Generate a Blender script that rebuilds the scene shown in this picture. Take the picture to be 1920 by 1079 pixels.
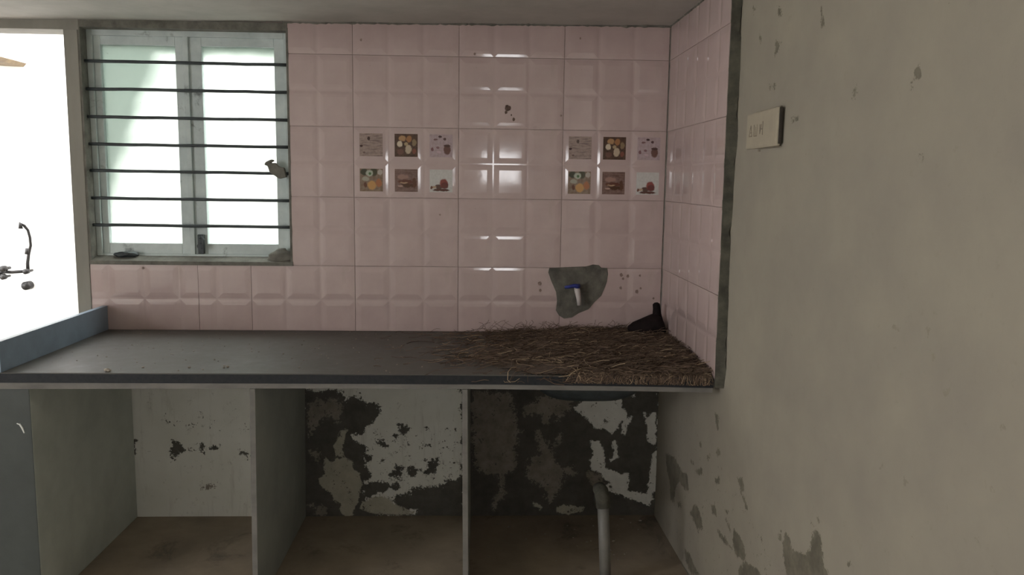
import bpy, bmesh, math, random
import numpy as np
from mathutils import Vector, Matrix, noise as mnoise

for o in list(bpy.data.objects):
    bpy.data.objects.remove(o)
scene = bpy.context.scene
C = scene.collection
rnd = random.Random(7)
rng = np.random.default_rng(11)
R = math.radians

# ------------------------------------------------------------------ camera
YAW, PITCH, ROLL, FPX = R(2.2826), R(7.3618), R(0.7409), 1550.14
cam_d = bpy.data.cameras.new('camera')
cam = bpy.data.objects.new('camera', cam_d)
C.objects.link(cam)
fwd = Vector((math.sin(YAW)*math.cos(PITCH), math.cos(YAW)*math.cos(PITCH), -math.sin(PITCH)))
rt = Vector((math.cos(YAW), -math.sin(YAW), 0))
up = rt.cross(fwd)
r2 = rt*math.cos(ROLL) + up*math.sin(ROLL)
u2 = up*math.cos(ROLL) - rt*math.sin(ROLL)
mw = Matrix((r2, u2, -fwd)).transposed().to_4x4()
mw.translation = Vector((-0.356, -3.62, 1.5267))
cam.matrix_world = mw
cam_d.sensor_width = 36.0
cam_d.lens = FPX/1920*36.0
cam_d.clip_start = 0.05
scene.camera = cam

# ------------------------------------------------------------------ light and exposure
SKY = 10.2
world = bpy.data.worlds.new('world')
scene.world = world
world.use_nodes = True
bg = world.node_tree.nodes['Background']
bg.inputs['Color'].default_value = (0.985, 0.985, 1.0, 1)
bg.inputs['Strength'].default_value = SKY

def portal(name, loc, rot, sx, sy):
    d = bpy.data.lights.new(name, 'AREA')
    d.shape = 'RECTANGLE'; d.size = sx; d.size_y = sy
    d.cycles.is_portal = True
    o = bpy.data.objects.new(name, d)
    o.location = loc; o.rotation_euler = rot
    C.objects.link(o)
portal('portal_door', (-2.55, 0.2, 1.06), (R(-90), 0, 0), 0.95, 2.15)
portal('portal_window', (-1.6, 0.2, 1.65), (R(-90), 0, 0), 0.9, 1.0)
portal('portal_side', (-4.7, -4.0, 1.6), (0, R(-90), 0), 1.65, 2.05)
portal('portal_rear', (-0.14, -5.3, 1.64), (R(90), 0, 0), 0.45, 0.36)

vs = scene.view_settings
vs.view_transform = 'Standard'
vs.look = 'None'
vs.exposure = 0.0
vs.gamma = 1.0
vs.use_curve_mapping = False
scene.cycles.use_denoising = True
scene.cycles.max_bounces = 10
scene.cycles.diffuse_bounces = 6

# outlines of worn paint, in metres on the wall they lie on
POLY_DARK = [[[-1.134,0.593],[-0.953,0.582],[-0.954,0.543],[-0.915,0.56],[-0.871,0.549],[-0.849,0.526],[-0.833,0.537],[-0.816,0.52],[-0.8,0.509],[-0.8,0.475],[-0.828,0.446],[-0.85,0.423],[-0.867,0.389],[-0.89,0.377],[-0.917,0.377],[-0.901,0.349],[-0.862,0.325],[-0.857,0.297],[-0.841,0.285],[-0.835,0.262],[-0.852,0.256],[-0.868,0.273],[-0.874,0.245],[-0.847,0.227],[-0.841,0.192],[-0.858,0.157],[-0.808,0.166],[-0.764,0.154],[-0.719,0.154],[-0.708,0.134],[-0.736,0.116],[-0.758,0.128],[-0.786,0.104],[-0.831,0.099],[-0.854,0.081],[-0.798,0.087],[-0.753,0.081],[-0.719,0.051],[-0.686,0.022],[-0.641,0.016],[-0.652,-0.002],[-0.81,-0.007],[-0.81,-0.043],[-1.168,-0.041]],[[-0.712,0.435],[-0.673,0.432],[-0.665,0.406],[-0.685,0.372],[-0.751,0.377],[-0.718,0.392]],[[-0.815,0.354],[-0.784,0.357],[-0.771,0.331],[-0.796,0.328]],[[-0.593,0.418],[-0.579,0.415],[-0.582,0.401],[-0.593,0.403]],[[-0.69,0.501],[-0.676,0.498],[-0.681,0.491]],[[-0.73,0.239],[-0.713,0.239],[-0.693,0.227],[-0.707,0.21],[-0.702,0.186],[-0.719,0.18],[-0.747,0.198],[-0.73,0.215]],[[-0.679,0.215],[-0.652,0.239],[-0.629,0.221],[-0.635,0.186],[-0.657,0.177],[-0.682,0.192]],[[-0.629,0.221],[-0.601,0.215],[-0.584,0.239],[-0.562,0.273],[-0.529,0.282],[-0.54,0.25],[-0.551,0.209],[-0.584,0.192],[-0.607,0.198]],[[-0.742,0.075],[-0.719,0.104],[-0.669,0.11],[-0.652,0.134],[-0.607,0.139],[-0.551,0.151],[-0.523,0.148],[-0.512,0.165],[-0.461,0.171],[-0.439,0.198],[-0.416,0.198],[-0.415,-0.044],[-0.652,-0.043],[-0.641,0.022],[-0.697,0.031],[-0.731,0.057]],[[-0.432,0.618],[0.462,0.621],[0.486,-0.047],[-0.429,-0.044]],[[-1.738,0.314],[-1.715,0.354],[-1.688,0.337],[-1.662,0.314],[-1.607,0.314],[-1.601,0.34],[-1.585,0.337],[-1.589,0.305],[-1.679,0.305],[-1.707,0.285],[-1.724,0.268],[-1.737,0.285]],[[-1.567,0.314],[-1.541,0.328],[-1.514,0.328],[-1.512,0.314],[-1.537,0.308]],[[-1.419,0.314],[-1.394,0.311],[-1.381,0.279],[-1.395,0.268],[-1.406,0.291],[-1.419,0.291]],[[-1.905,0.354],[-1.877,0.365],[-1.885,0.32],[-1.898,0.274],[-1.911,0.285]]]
POLY_MID = [[[-1.118,0.525],[-1.069,0.548],[-0.97,0.537],[-0.977,0.452],[-1.005,0.44],[-1.026,0.48],[-1.082,0.423],[-1.116,0.366]],[[-1.106,0.308],[-1.078,0.32],[-1.074,0.262],[-1.096,0.25]],[[-1.11,0.058],[-1.044,0.046],[-1.044,0.011],[-1.089,0.011]],[[-0.388,0.578],[-0.21,0.579],[-0.198,0.527],[-0.192,0.47],[-0.174,0.407],[-0.152,0.401],[-0.174,0.389],[-0.184,0.308],[-0.189,0.273],[-0.177,0.232],[-0.194,0.215],[-0.228,0.209],[-0.239,0.174],[-0.244,0.133],[-0.232,0.103],[-0.255,0.074],[-0.277,0.033],[-0.283,0.074],[-0.255,0.097],[-0.256,0.18],[-0.29,0.197],[-0.307,0.192],[-0.329,0.197],[-0.369,0.25],[-0.387,0.481]],[[-0.153,0.51],[-0.109,0.539],[-0.065,0.562],[0.07,0.557],[0.065,0.511],[0.038,0.499],[0.005,0.442],[-0.006,0.447],[-0.018,0.482],[-0.04,0.442],[-0.062,0.43],[-0.074,0.482],[-0.119,0.47],[-0.147,0.476]],[[-0.084,0.407],[-0.061,0.36],[-0.016,0.349],[0.017,0.384],[0.018,0.355],[-0.021,0.326],[-0.008,0.256],[0.032,0.238],[0.044,0.191],[0.028,0.144],[0.001,0.085],[-0.021,0.05],[-0.045,0.091],[-0.051,0.132],[-0.091,0.156],[-0.137,0.185],[-0.132,0.238],[-0.116,0.273],[-0.077,0.297],[-0.072,0.349],[-0.089,0.366]],[[0.038,0.226],[0.077,0.238],[0.089,0.197],[0.044,0.191]],[[0.146,0.203],[0.209,0.203],[0.227,0.144],[0.182,0.132],[0.147,0.167]],[[-1.597,0.135],[-1.547,0.158],[-1.514,0.176],[-1.542,0.135]]]
POLY_CREAM = [[[-1.046,0.274],[-1.013,0.25],[-0.99,0.274],[-0.957,0.274],[-0.924,0.256],[-0.913,0.227],[-0.891,0.198],[-0.875,0.151],[-0.892,0.116],[-0.898,0.075],[-0.91,0.046],[-0.927,0.005],[-0.955,-0.007],[-0.983,0.023],[-0.977,0.058],[-1.01,0.076],[-1.026,0.111],[-1.07,0.146],[-1.075,0.181],[-1.05,0.198]],[[-0.995,0.354],[-0.972,0.4],[-0.944,0.409],[-0.956,0.366],[-0.968,0.32],[-0.963,0.279],[-0.996,0.285],[-1.009,0.325]],[[-0.899,0.04],[-0.876,0.07],[-0.831,0.087],[-0.786,0.093],[-0.753,0.075],[-0.719,0.046],[-0.675,0.028],[-0.641,0.025],[-0.641,0.01],[-0.753,0.004],[-0.832,0.011],[-0.865,0.028]],[[0.002,0.032],[0.036,0.055],[0.081,0.043],[0.133,0.04],[0.128,0.022],[0.065,0.005],[0.014,0.008]],[[-0.113,0.074],[-0.078,0.056],[-0.05,0.038],[-0.066,0.026],[-0.095,0.044]]]
POLY_WHITE = [[[0.071,0.511],[0.115,0.545],[0.171,0.557],[0.289,0.56],[0.296,0.517],[0.319,0.488],[0.315,0.454],[0.343,0.471],[0.338,0.448],[0.316,0.425],[0.317,0.384],[0.3,0.39],[0.298,0.448],[0.277,0.407],[0.255,0.384],[0.214,0.413],[0.175,0.413],[0.146,0.448],[0.117,0.476]],[[0.154,0.355],[0.193,0.358],[0.211,0.32],[0.223,0.291],[0.219,0.256],[0.231,0.226],[0.271,0.211],[0.306,0.197],[0.337,0.203],[0.337,0.12],[0.377,0.111],[0.423,0.102],[0.427,0.155],[0.441,0.25],[0.445,0.308],[0.462,0.308],[0.468,0.143],[0.452,0.084],[0.436,0.048],[0.378,0.066],[0.332,0.084],[0.286,0.102],[0.239,0.123],[0.233,0.144],[0.261,0.155],[0.227,0.167],[0.209,0.203],[0.168,0.22],[0.15,0.261],[0.167,0.285]],[[0.25,0.355],[0.278,0.355],[0.279,0.32],[0.289,0.279],[0.253,0.256],[0.247,0.267],[0.269,0.291]],[[0.393,0.494],[0.411,0.465],[0.438,0.489],[0.452,0.489],[0.458,0.337],[0.444,0.332],[0.42,0.355],[0.413,0.413],[0.4,0.46]],[[0.328,0.575],[0.35,0.581],[0.357,0.546],[0.34,0.558]],[[-0.786,0.104],[-0.753,0.134],[-0.73,0.116],[-0.742,0.093]],[[-0.881,0.122],[-0.864,0.119],[-0.87,0.102]]]
POLY_CHIPS = [[[-0.15,0.347],[-0.292,0.382],[-0.386,0.365],[-0.494,0.373],[-0.522,0.322],[-0.461,0.305],[-0.372,0.309],[-0.323,0.252],[-0.318,0.198],[-0.261,0.182],[-0.238,0.252],[-0.185,0.279]],[[-0.587,0.294],[-0.643,0.311],[-0.685,0.282],[-0.708,0.251],[-0.656,0.217],[-0.615,0.234],[-0.553,0.244]],[[-0.866,0.315],[-0.938,0.32],[-1.023,0.316],[-0.987,0.305],[-0.893,0.299]],[[-1.027,0.391],[-1.064,0.391],[-1.108,0.381],[-1.153,0.352],[-1.13,0.323],[-1.06,0.313],[-1.027,0.344]],[[-1.093,0.283],[-1.156,0.329],[-1.219,0.349],[-1.28,0.36],[-1.306,0.345],[-1.099,0.24]],[[-1.439,0.558],[-1.476,0.553],[-1.495,0.527],[-1.536,0.548],[-1.582,0.558],[-1.606,0.587],[-1.602,0.61],[-1.632,0.653],[-1.659,0.643],[-1.673,0.603],[-1.685,0.577],[-1.719,0.571],[-1.73,0.553],[-1.474,0.422],[-1.439,0.487],[-1.429,0.518]],[[-1.39,0.527],[-1.414,0.547],[-1.407,0.521]],[[-1.053,0.569],[-1.093,0.586],[-1.105,0.549],[-1.071,0.541]],[[-1.086,0.532],[-1.121,0.53],[-1.145,0.501],[-1.118,0.505]],[[-0.817,0.481],[-0.878,0.52],[-0.874,0.491],[-0.836,0.469]],[[-0.638,0.559],[-0.663,0.567],[-0.661,0.546],[-0.635,0.543]],[[-0.827,0.588],[-0.865,0.611],[-0.876,0.594],[-0.838,0.573]],[[-0.732,0.533],[-0.763,0.558],[-0.774,0.548],[-0.742,0.526]],[[-0.534,0.453],[-0.578,0.451],[-0.552,0.436]],[[-0.587,0.431],[-0.676,0.474],[-0.68,0.447],[-0.607,0.426]],[[-0.374,0.214],[-0.416,0.237],[-0.429,0.224],[-0.387,0.201]],[[-0.797,0.38],[-0.839,0.391],[-0.852,0.358],[-0.81,0.351]],[[-0.94,0.416],[-0.973,0.425],[-0.957,0.407]],[[-0.953,0.385],[-0.999,0.378],[-0.994,0.366],[-0.962,0.373]],[[-1.266,0.462],[-1.289,0.454],[-1.274,0.45]],[[-1.767,0.725],[-1.784,0.73],[-1.776,0.723]],[[-1.8,0.644],[-1.817,0.649],[-1.81,0.639]],[[-1.596,0.655],[-1.613,0.661],[-1.606,0.649]],[[-1.632,0.681],[-1.649,0.684],[-1.642,0.673]],[[-0.494,0.071],[-0.576,0.085],[-0.639,0.066],[-0.698,0.061],[-0.607,0.015],[-0.521,0.034]],[[-0.8,0.72],[-0.851,0.713],[-0.841,0.668],[-0.819,0.682]],[[-1.938,1.761],[-1.95,1.763],[-1.965,1.748],[-1.954,1.739],[-1.94,1.744]],[[-1.924,1.735],[-1.935,1.731],[-1.929,1.725]],[[-1.675,1.752],[-1.692,1.75],[-1.699,1.734],[-1.683,1.729]],[[-1.331,1.708],[-1.38,1.706],[-1.38,1.697],[-1.338,1.699]],[[-1.191,2.037],[-1.222,2.012],[-1.211,2.002],[-1.194,2.017]],[[-1.481,1.97],[-1.503,1.924],[-1.489,1.923]],[[-1.181,1.942],[-1.228,1.925],[-1.205,1.909],[-1.174,1.894],[-1.184,1.922]],[[-1.152,1.817],[-1.202,1.811],[-1.187,1.804],[-1.153,1.807]],[[-0.977,2.074],[-1.003,2.069],[-0.993,2.056]],[[-1.976,1.586],[-1.988,1.586],[-1.989,1.571],[-1.981,1.573]],[[-2.039,1.869],[-2.044,1.868],[-2.044,1.858]],[[-1.046,1.975],[-1.06,1.972],[-1.061,1.947]],[[-2.013,0.936],[-2.028,0.929],[-2.022,0.914]],[[-2.12,1.144],[-2.143,1.153],[-2.138,1.13]],[[-2.052,0.828],[-2.069,0.833],[-2.061,0.822]],[[-2.25,0.898],[-2.265,0.911],[-2.26,0.899]],[[-2.046,1.247],[-2.062,1.249],[-2.056,1.234]],[[-1.395,1.115],[-1.418,1.12],[-1.409,1.103]],[[-2.29,1.126],[-2.303,1.125],[-2.301,1.119]],[[-1.911,0.922],[-1.94,0.931],[-1.917,0.918]],[[-1.76,0.726],[-1.789,0.735],[-1.778,0.725]],[[-2.278,1.012],[-2.29,1.013],[-2.285,1.005]],[[-1.795,0.644],[-1.818,0.649],[-1.808,0.636]],[[-1.918,1.234],[-1.965,1.237],[-1.938,1.225]],[[-1.929,1.19],[-1.948,1.191],[-1.935,1.181]],[[-2.075,1.21],[-2.088,1.203],[-2.082,1.19]]]
# ------------------------------------------------------------------ helpers
def tag(o, label=None, cat=None, group=None, kind=None):
    if label: o['label'] = label
    if cat: o['category'] = cat
    if group: o['group'] = group
    if kind: o['kind'] = kind
    return o

def obj(name, me, mat=None, parent=None):
    if isinstance(me, bmesh.types.BMesh):
        bm = me
        me = bpy.data.meshes.new(name)
        bm.normal_update()
        bm.to_mesh(me); bm.free()
    if mat is not None:
        for m in (mat if isinstance(mat, (list, tuple)) else [mat]):
            me.materials.append(m)
    o = bpy.data.objects.new(name, me)
    C.objects.link(o)
    if parent is not None: o.parent = parent
    return o

def empty(name, loc=(0, 0, 0), parent=None):
    o = bpy.data.objects.new(name, None)
    o.location = loc
    o.empty_display_size = 0.1
    C.objects.link(o)
    if parent is not None: o.parent = parent
    return o

def smooth(o):
    for p in o.data.polygons: p.use_smooth = True
    return o

def box(bm, x0, x1, y0, y1, z0, z1, bev=0.0, mi=0):
    vs_ = [bm.verts.new((x, y, z)) for z in (z0, z1) for y in (y0, y1) for x in (x0, x1)]
    fs = []
    for q in ((0, 2, 3, 1), (4, 5, 7, 6), (0, 1, 5, 4), (2, 6, 7, 3), (0, 4, 6, 2), (1, 3, 7, 5)):
        f = bm.faces.new([vs_[i] for i in q]); f.material_index = mi; fs.append(f)
    if bev > 0:
        es = list({e for f in fs for e in f.edges})
        bmesh.ops.bevel(bm, geom=es, offset=bev, segments=2, affect='EDGES', profile=0.6)
    return vs_

def boxmesh(x0, x1, y0, y1, z0, z1, bev=0.0):
    bm = bmesh.new(); box(bm, x0, x1, y0, y1, z0, z1, bev); return bm

def prism_xz(bm, pts, y0, y1):
    a = [bm.verts.new((x, y0, z)) for x, z in pts]
    b = [bm.verts.new((x, y1, z)) for x, z in pts]
    n = len(pts)
    bm.faces.new(a); bm.faces.new(b[::-1])
    for i in range(n):
        bm.faces.new((a[i], b[i], b[(i+1) % n], a[(i+1) % n]))
    bmesh.ops.recalc_face_normals(bm, faces=bm.faces)

def tube(bm, pts, rad, sides=8, caps=True):
    pts = [Vector(p) for p in pts]
    rads = rad if isinstance(rad, (list, tuple)) else [rad]*len(pts)
    rings = []
    up0 = None
    for i, p in enumerate(pts):
        t = (pts[min(i+1, len(pts)-1)]-pts[max(i-1, 0)]).normalized()
        if up0 is None:
            up0 = Vector((0, 0, 1)) if abs(t.z) < 0.9 else Vector((1, 0, 0))
        s = t.cross(up0)
        if s.length < 1e-4: s = t.orthogonal()
        s.normalize(); w = s.cross(t).normalized(); up0 = w
        rings.append([bm.verts.new(p+(s*math.cos(2*math.pi*k/sides)+w*math.sin(2*math.pi*k/sides))*rads[i]) for k in range(sides)])
    for a, b in zip(rings, rings[1:]):
        for k in range(sides):
            bm.faces.new((a[k], a[(k+1) % sides], b[(k+1) % sides], b[k]))
    if caps:
        bm.faces.new(rings[0][::-1]); bm.faces.new(rings[-1])
    bmesh.ops.recalc_face_normals(bm, faces=bm.faces)

def cyl(bm, c, axis, r, h, sides=16):
    a = Vector(axis).normalized(); c = Vector(c)
    tube(bm, [c-a*h/2, c+a*h/2], r, sides)

# ------------------------------------------------------------------ materials
def srgb(r, g, b):
    def f(c):
        c /= 255.0
        return c/12.92 if c <= 0.04045 else ((c+0.055)/1.055)**2.4
    return (f(r), f(g), f(b), 1.0)

class NT:
    def __init__(self, name):
        self.m = bpy.data.materials.new(name)
        self.m.use_nodes = True
        self.t = self.m.node_tree
        self.b = self.t.nodes['Principled BSDF']
        self.out = self.t.nodes['Material Output']
    def n(self, ty, **kw):
        nd = self.t.nodes.new(ty)
        for k, v in kw.items():
            if k in nd.bl_rna.properties: setattr(nd, k, v)
            else: nd.inputs[k].default_value = v
        return nd
    def l(self, a, b): self.t.links.new(a, b)
    def coord(self, which='Object'): return self.n('ShaderNodeTexCoord').outputs[which]
    def noise(self, vec, scale, detail=4, rough=0.6, dist=0.0):
        nd = self.n('ShaderNodeTexNoise', Scale=scale, Detail=detail, Roughness=rough, Distortion=dist)
        self.l(vec, nd.inputs['Vector']); return nd.outputs['Fac']
    def ramp(self, fac, a, b, ca=(0, 0, 0, 1), cb=(1, 1, 1, 1)):
        nd = self.n('ShaderNodeValToRGB')
        e = nd.color_ramp.elements
        e[0].position = a; e[0].color = ca; e[1].position = b; e[1].color = cb
        self.l(fac, nd.inputs['Fac']); return nd.outputs['Color']
    def mix(self, fac, a, b, blend='MIX'):
        nd = self.n('ShaderNodeMix', data_type='RGBA', blend_type=blend)
        for s, v in ((nd.inputs[0], fac), (nd.inputs[6], a), (nd.inputs[7], b)):
            if isinstance(v, bpy.types.NodeSocket): self.l(v, s)
            elif isinstance(v, (int, float)): s.default_value = v
            else: s.default_value = v if len(v) == 4 else tuple(v)+(1,)
        return nd.outputs[2]
    def math(self, op, a, b=None, clamp=False):
        nd = self.n('ShaderNodeMath', operation=op, use_clamp=clamp)
        for i, v in enumerate((a, b)):
            if v is None: continue
            if isinstance(v, bpy.types.NodeSocket): self.l(v, nd.inputs[i])
            else: nd.inputs[i].default_value = v
        return nd.outputs[0]
    def scaled(self, vec, s):
        nd = self.n('ShaderNodeMapping'); nd.inputs['Scale'].default_value = s
        self.l(vec, nd.inputs['Vector']); return nd.outputs[0]
    def bump(self, h, strength=0.3, dist=0.002):
        nd = self.n('ShaderNodeBump', Strength=strength, Distance=dist)
        self.l(h, nd.inputs['Height']); self.l(nd.outputs[0], self.b.inputs['Normal'])
        return nd
    def color(self, c):
        if isinstance(c, bpy.types.NodeSocket): self.l(c, self.b.inputs['Base Color'])
        else: self.b.inputs['Base Color'].default_value = c
    def rough(self, r):
        if isinstance(r, bpy.types.NodeSocket): self.l(r, self.b.inputs['Roughness'])
        else: self.b.inputs['Roughness'].default_value = r

def mottled(name, c1, c2, scale=6, rough=0.7, bump=0.2, bscale=60, lo=0.35, hi=0.65, dirt=None, spec=0.5, stretch=(1, 1, 1), metal=0.0, coat=0.0):
    k = NT(name); v = k.coord()
    v2 = k.scaled(v, stretch)
    col = k.mix(k.ramp(k.noise(v2, scale, 6, 0.65), lo, hi), c1, c2)
    if dirt:
        dc, dscale, dlo, dhi = dirt
        col = k.mix(k.ramp(k.noise(v2, dscale, 8, 0.7, 0.4), dlo, dhi), col, dc)
    k.color(col); k.rough(rough)
    k.b.inputs['Specular IOR Level'].default_value = spec
    k.b.inputs['Metallic'].default_value = metal
    k.b.inputs['Coat Weight'].default_value = coat
    if bump: k.bump(k.noise(v, bscale, 6, 0.65), bump, 0.002)
    return k.m

def tile_material():
    k = NT('pink_glazed_tile'); v = k.coord()
    col = k.mix(k.ramp(k.noise(v, 5, 5, 0.6), 0.3, 0.7), (0.46, 0.347, 0.335, 1), (0.525, 0.412, 0.395, 1))
    grime = k.ramp(k.noise(v, 70, 4, 0.75), 0.70, 0.76)
    streak = k.ramp(k.noise(k.scaled(v, (1, 1, 0.25)), 9, 6, 0.7), 0.62, 0.85)
    col = k.mix(k.math('MULTIPLY', grime, 0.55), col, (0.16, 0.11, 0.09, 1))
    col = k.mix(k.math('MULTIPLY', streak, 0.45), col, (0.36, 0.30, 0.24, 1))
    k.color(col)
    k.rough(k.ramp(k.noise(v, 12, 4, 0.6), 0.2, 0.8, (0.03, 0.03, 0.03, 1), (0.11, 0.11, 0.11, 1)))
    k.b.inputs['IOR'].default_value = 1.65
    k.bump(k.noise(v, 22, 2, 0.5), 0.05, 0.002)
    return k.m

def patch_material(name, base, layers, edge=0.010, nscale=28, bump=0.35, streaks=None, fine=None):
    """plaster with paint layers: each layer (attribute, colour a, colour b) holds a signed distance stored on the mesh"""
    k = NT(name); v = k.coord()
    n1 = k.noise(v, nscale, 6, 0.7); n2 = k.noise(v, 5.0, 5, 0.6); n3 = k.noise(v, nscale*3.3, 5, 0.75)
    col = k.mix(k.ramp(n2, 0.3, 0.7), base[0], base[1])
    if streaks:
        sv = k.scaled(v, (1, 1, 0.12))
        col = k.mix(k.math('MULTIPLY', k.ramp(k.noise(sv, 26, 5, 0.7), 0.55, 0.75), 0.35), col, streaks)
    if fine:
        fc, lo, hi, amt = fine
        col = k.mix(k.math('MULTIPLY', k.ramp(k.noise(v, 34, 6, 0.75, 0.3), lo, hi), amt), col, fc)
    height = k.math('MULTIPLY', k.noise(v, 90, 5, 0.7), 0.25)
    height = k.math('ADD', height, k.math('MULTIPLY', k.noise(v, 9, 4, 0.6), 0.8))
    for at, ca, cb, dz, amp, bias in layers:
        a = k.n('ShaderNodeAttribute', attribute_name=at).outputs['Fac']
        if bias < 0: a = k.math('MINIMUM', a, 0.0)
        w = k.math('ADD', a, k.math('MULTIPLY', k.math('SUBTRACT', n1, 0.5), edge*amp*3.2))
        w = k.math('ADD', w, k.math('MULTIPLY', k.math('SUBTRACT', n3, 0.5), edge*amp*2.4))
        msk = k.math('MULTIPLY', k.math('ADD', w, bias), 330.0, clamp=True)
        lc = k.mix(k.ramp(k.noise(v, 17, 6, 0.7), 0.35, 0.65), ca, cb)
        col = k.mix(msk, col, lc)
        height = k.math('ADD', height, k.math('MULTIPLY', msk, dz))
    k.color(col); k.rough(0.85)
    k.b.inputs['Specular IOR Level'].default_value = 0.25
    k.bump(height, bump, 0.003)
    return k.m

def blob_material(name, bgc, blobs, nz=0.08, streak=None):
    """printed motif: soft coloured shapes on a plain ground"""
    k = NT(name); v = k.coord('Generated')
    nn = k.n('ShaderNodeTexNoise', Scale=7.0, Detail=4.0)
    k.l(v, nn.inputs['Vector'])
    off = k.n('ShaderNodeVectorMath', operation='SCALE'); off.inputs['Scale'].default_value = nz
    sub = k.n('ShaderNodeVectorMath', operation='SUBTRACT'); sub.inputs[1].default_value = (0.5, 0.5, 0.5)
    k.l(nn.outputs['Color'], sub.inputs[0]); k.l(sub.outputs[0], off.inputs[0])
    add = k.n('ShaderNodeVectorMath', operation='ADD'); k.l(v, add.inputs[0]); k.l(off.outputs[0], add.inputs[1])
    vec = add.outputs[0]
    col = k.mix(k.ramp(k.noise(v, 9, 4, 0.6), 0.35, 0.65), bgc[0], bgc[1])
    if streak:
        sc, st, amt = streak
        col = k.mix(k.math('MULTIPLY', k.ramp(k.noise(k.scaled(v, st), 6, 4, 0.6), 0.5, 0.6), amt), col, sc)
    for cx, cz, rx, rz, c in blobs:
        s1 = k.n('ShaderNodeVectorMath', operation='SUBTRACT'); s1.inputs[1].default_value = (cx, 0.5, cz)
        s2 = k.n('ShaderNodeVectorMath', operation='MULTIPLY'); s2.inputs[1].default_value = (1/rx, 0.0, 1/rz)
        ln = k.n('ShaderNodeVectorMath', operation='LENGTH')
        k.l(vec, s1.inputs[0]); k.l(s1.outputs[0], s2.inputs[0]); k.l(s2.outputs[0], ln.inputs[0])
        col = k.mix(k.ramp(ln.outputs['Value'], 0.75, 1.05, (1, 1, 1, 1), (0, 0, 0, 1)), col, c)
    k.color(col); k.rough(0.10)
    return k.m

M = {}
M['tile'] = tile_material()
M['grout'] = mottled('dark_grout', (0.40, 0.30, 0.27, 1), (0.24, 0.18, 0.16, 1), 20, 0.9, 0.4)
M['cement'] = mottled('raw_cement', (0.20, 0.19, 0.165, 1), (0.105, 0.10, 0.085, 1), 14, 0.95, 0.8, 70)
M['dark_cement_pipe_shade'] = mottled('dark_mortar_pipe_shade', (0.11, 0.105, 0.08, 1), (0.05, 0.046, 0.036, 1), 18, 0.95, 0.8, 80)  # real mortar tone, also painted shade on the pipe bend
M['patch_cement'] = mottled('patch_cement', (0.165, 0.155, 0.13, 1), (0.085, 0.08, 0.068, 1), 16, 0.95, 1.0, 55)
M['soffit'] = mottled('grey_plaster_soffit', (0.50, 0.475, 0.445, 1), (0.41, 0.39, 0.365, 1), 4, 0.9, 0.3, 40)
M['cream'] = mottled('cream_plaster', (0.80, 0.78, 0.72, 1), (0.75, 0.73, 0.67, 1), 3, 0.85, 0.3, 30)
M['frame'] = mottled('weathered_grey_paint', (0.60, 0.66, 0.65, 1), (0.46, 0.52, 0.52, 1), 8, 0.6, 0.3, 60, dirt=((0.10, 0.11, 0.11, 1), 7, 0.60, 0.72))
M['post'] = mottled('beige_grey_paint', (0.29, 0.272, 0.236, 1), (0.225, 0.211, 0.186, 1), 5, 0.7, 0.25, 50, stretch=(1, 1, 0.3))
M['iron'] = mottled('dark_iron', (0.045, 0.055, 0.06, 1), (0.025, 0.03, 0.032, 1), 20, 0.55, 0.3, 90)
M['granite'] = mottled('black_granite', (0.018, 0.020, 0.024, 1), (0.028, 0.029, 0.033, 1), 60, 0.4, 0.05, 200, spec=0.2)
M['panel'] = mottled('dark_stone_panel', (0.33, 0.34, 0.31, 1), (0.26, 0.27, 0.25, 1), 5, 0.55, 0.25, 40)
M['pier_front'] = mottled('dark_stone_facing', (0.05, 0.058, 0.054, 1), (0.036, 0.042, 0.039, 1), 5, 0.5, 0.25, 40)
M['upstand'] = mottled('upstand_reflected_light', (0.27, 0.35, 0.44, 1), (0.21, 0.27, 0.34, 1), 6, 0.4, 0.1, 40)  # blue-grey tone carries the light reflected by the upstand
M['stone'] = mottled('grey_stone_slab', (0.52, 0.54, 0.49, 1), (0.42, 0.44, 0.40, 1), 5, 0.55, 0.25, 40)
M['lip'] = mottled('pale_cement_edge', (0.20, 0.187, 0.172, 1), (0.135, 0.127, 0.117, 1), 12, 0.9, 0.5, 60, stretch=(0.4, 1, 1))
M['floor'] = mottled('dusty_floor', (0.36, 0.29, 0.215, 1), (0.24, 0.195, 0.15, 1), 3, 0.85, 0.5, 30, dirt=((0.06, 0.05, 0.042, 1), 3.5, 0.55, 0.75))
M['room_floor'] = mottled('pale_floor', (0.72, 0.70, 0.65, 1), (0.64, 0.62, 0.58, 1), 3, 0.6, 0.2, 30)
M['lump'] = mottled('blackish_lump', (0.020, 0.013, 0.013, 1), (0.010, 0.008, 0.008, 1), 15, 0.8, 0.6, 40, spec=0.1)
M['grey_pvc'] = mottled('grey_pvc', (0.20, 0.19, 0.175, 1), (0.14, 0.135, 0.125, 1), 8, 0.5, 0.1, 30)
M['white_pvc'] = mottled('white_plastic', (0.62, 0.56, 0.54, 1), (0.52, 0.47, 0.45, 1), 20, 0.4, 0.0)
M['blue_pvc'] = mottled('blue_plastic', (0.030, 0.045, 0.26, 1), (0.022, 0.03, 0.16, 1), 20, 0.4, 0.0)
M['plate'] = mottled('painted_plate', (0.39, 0.34, 0.258, 1), (0.345, 0.30, 0.23, 1), 16, 0.6, 0.2, 40)
M['groove'] = mottled('dark_gap', (0.045, 0.035, 0.026, 1), (0.025, 0.02, 0.015, 1), 20, 0.9, 0.0)
M['mark'] = mottled('faded_mark', (0.24, 0.20, 0.15, 1), (0.17, 0.14, 0.11, 1), 30, 0.8, 0.0)
M['outwall'] = mottled('whitewashed_wall', (0.82, 0.82, 0.80, 1), (0.76, 0.76, 0.74, 1), 3, 0.9, 0.2, 30)
M['earth'] = mottled('grey_earth', (0.24, 0.22, 0.19, 1), (0.18, 0.165, 0.145, 1), 2, 0.9, 0.3, 20)
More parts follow.
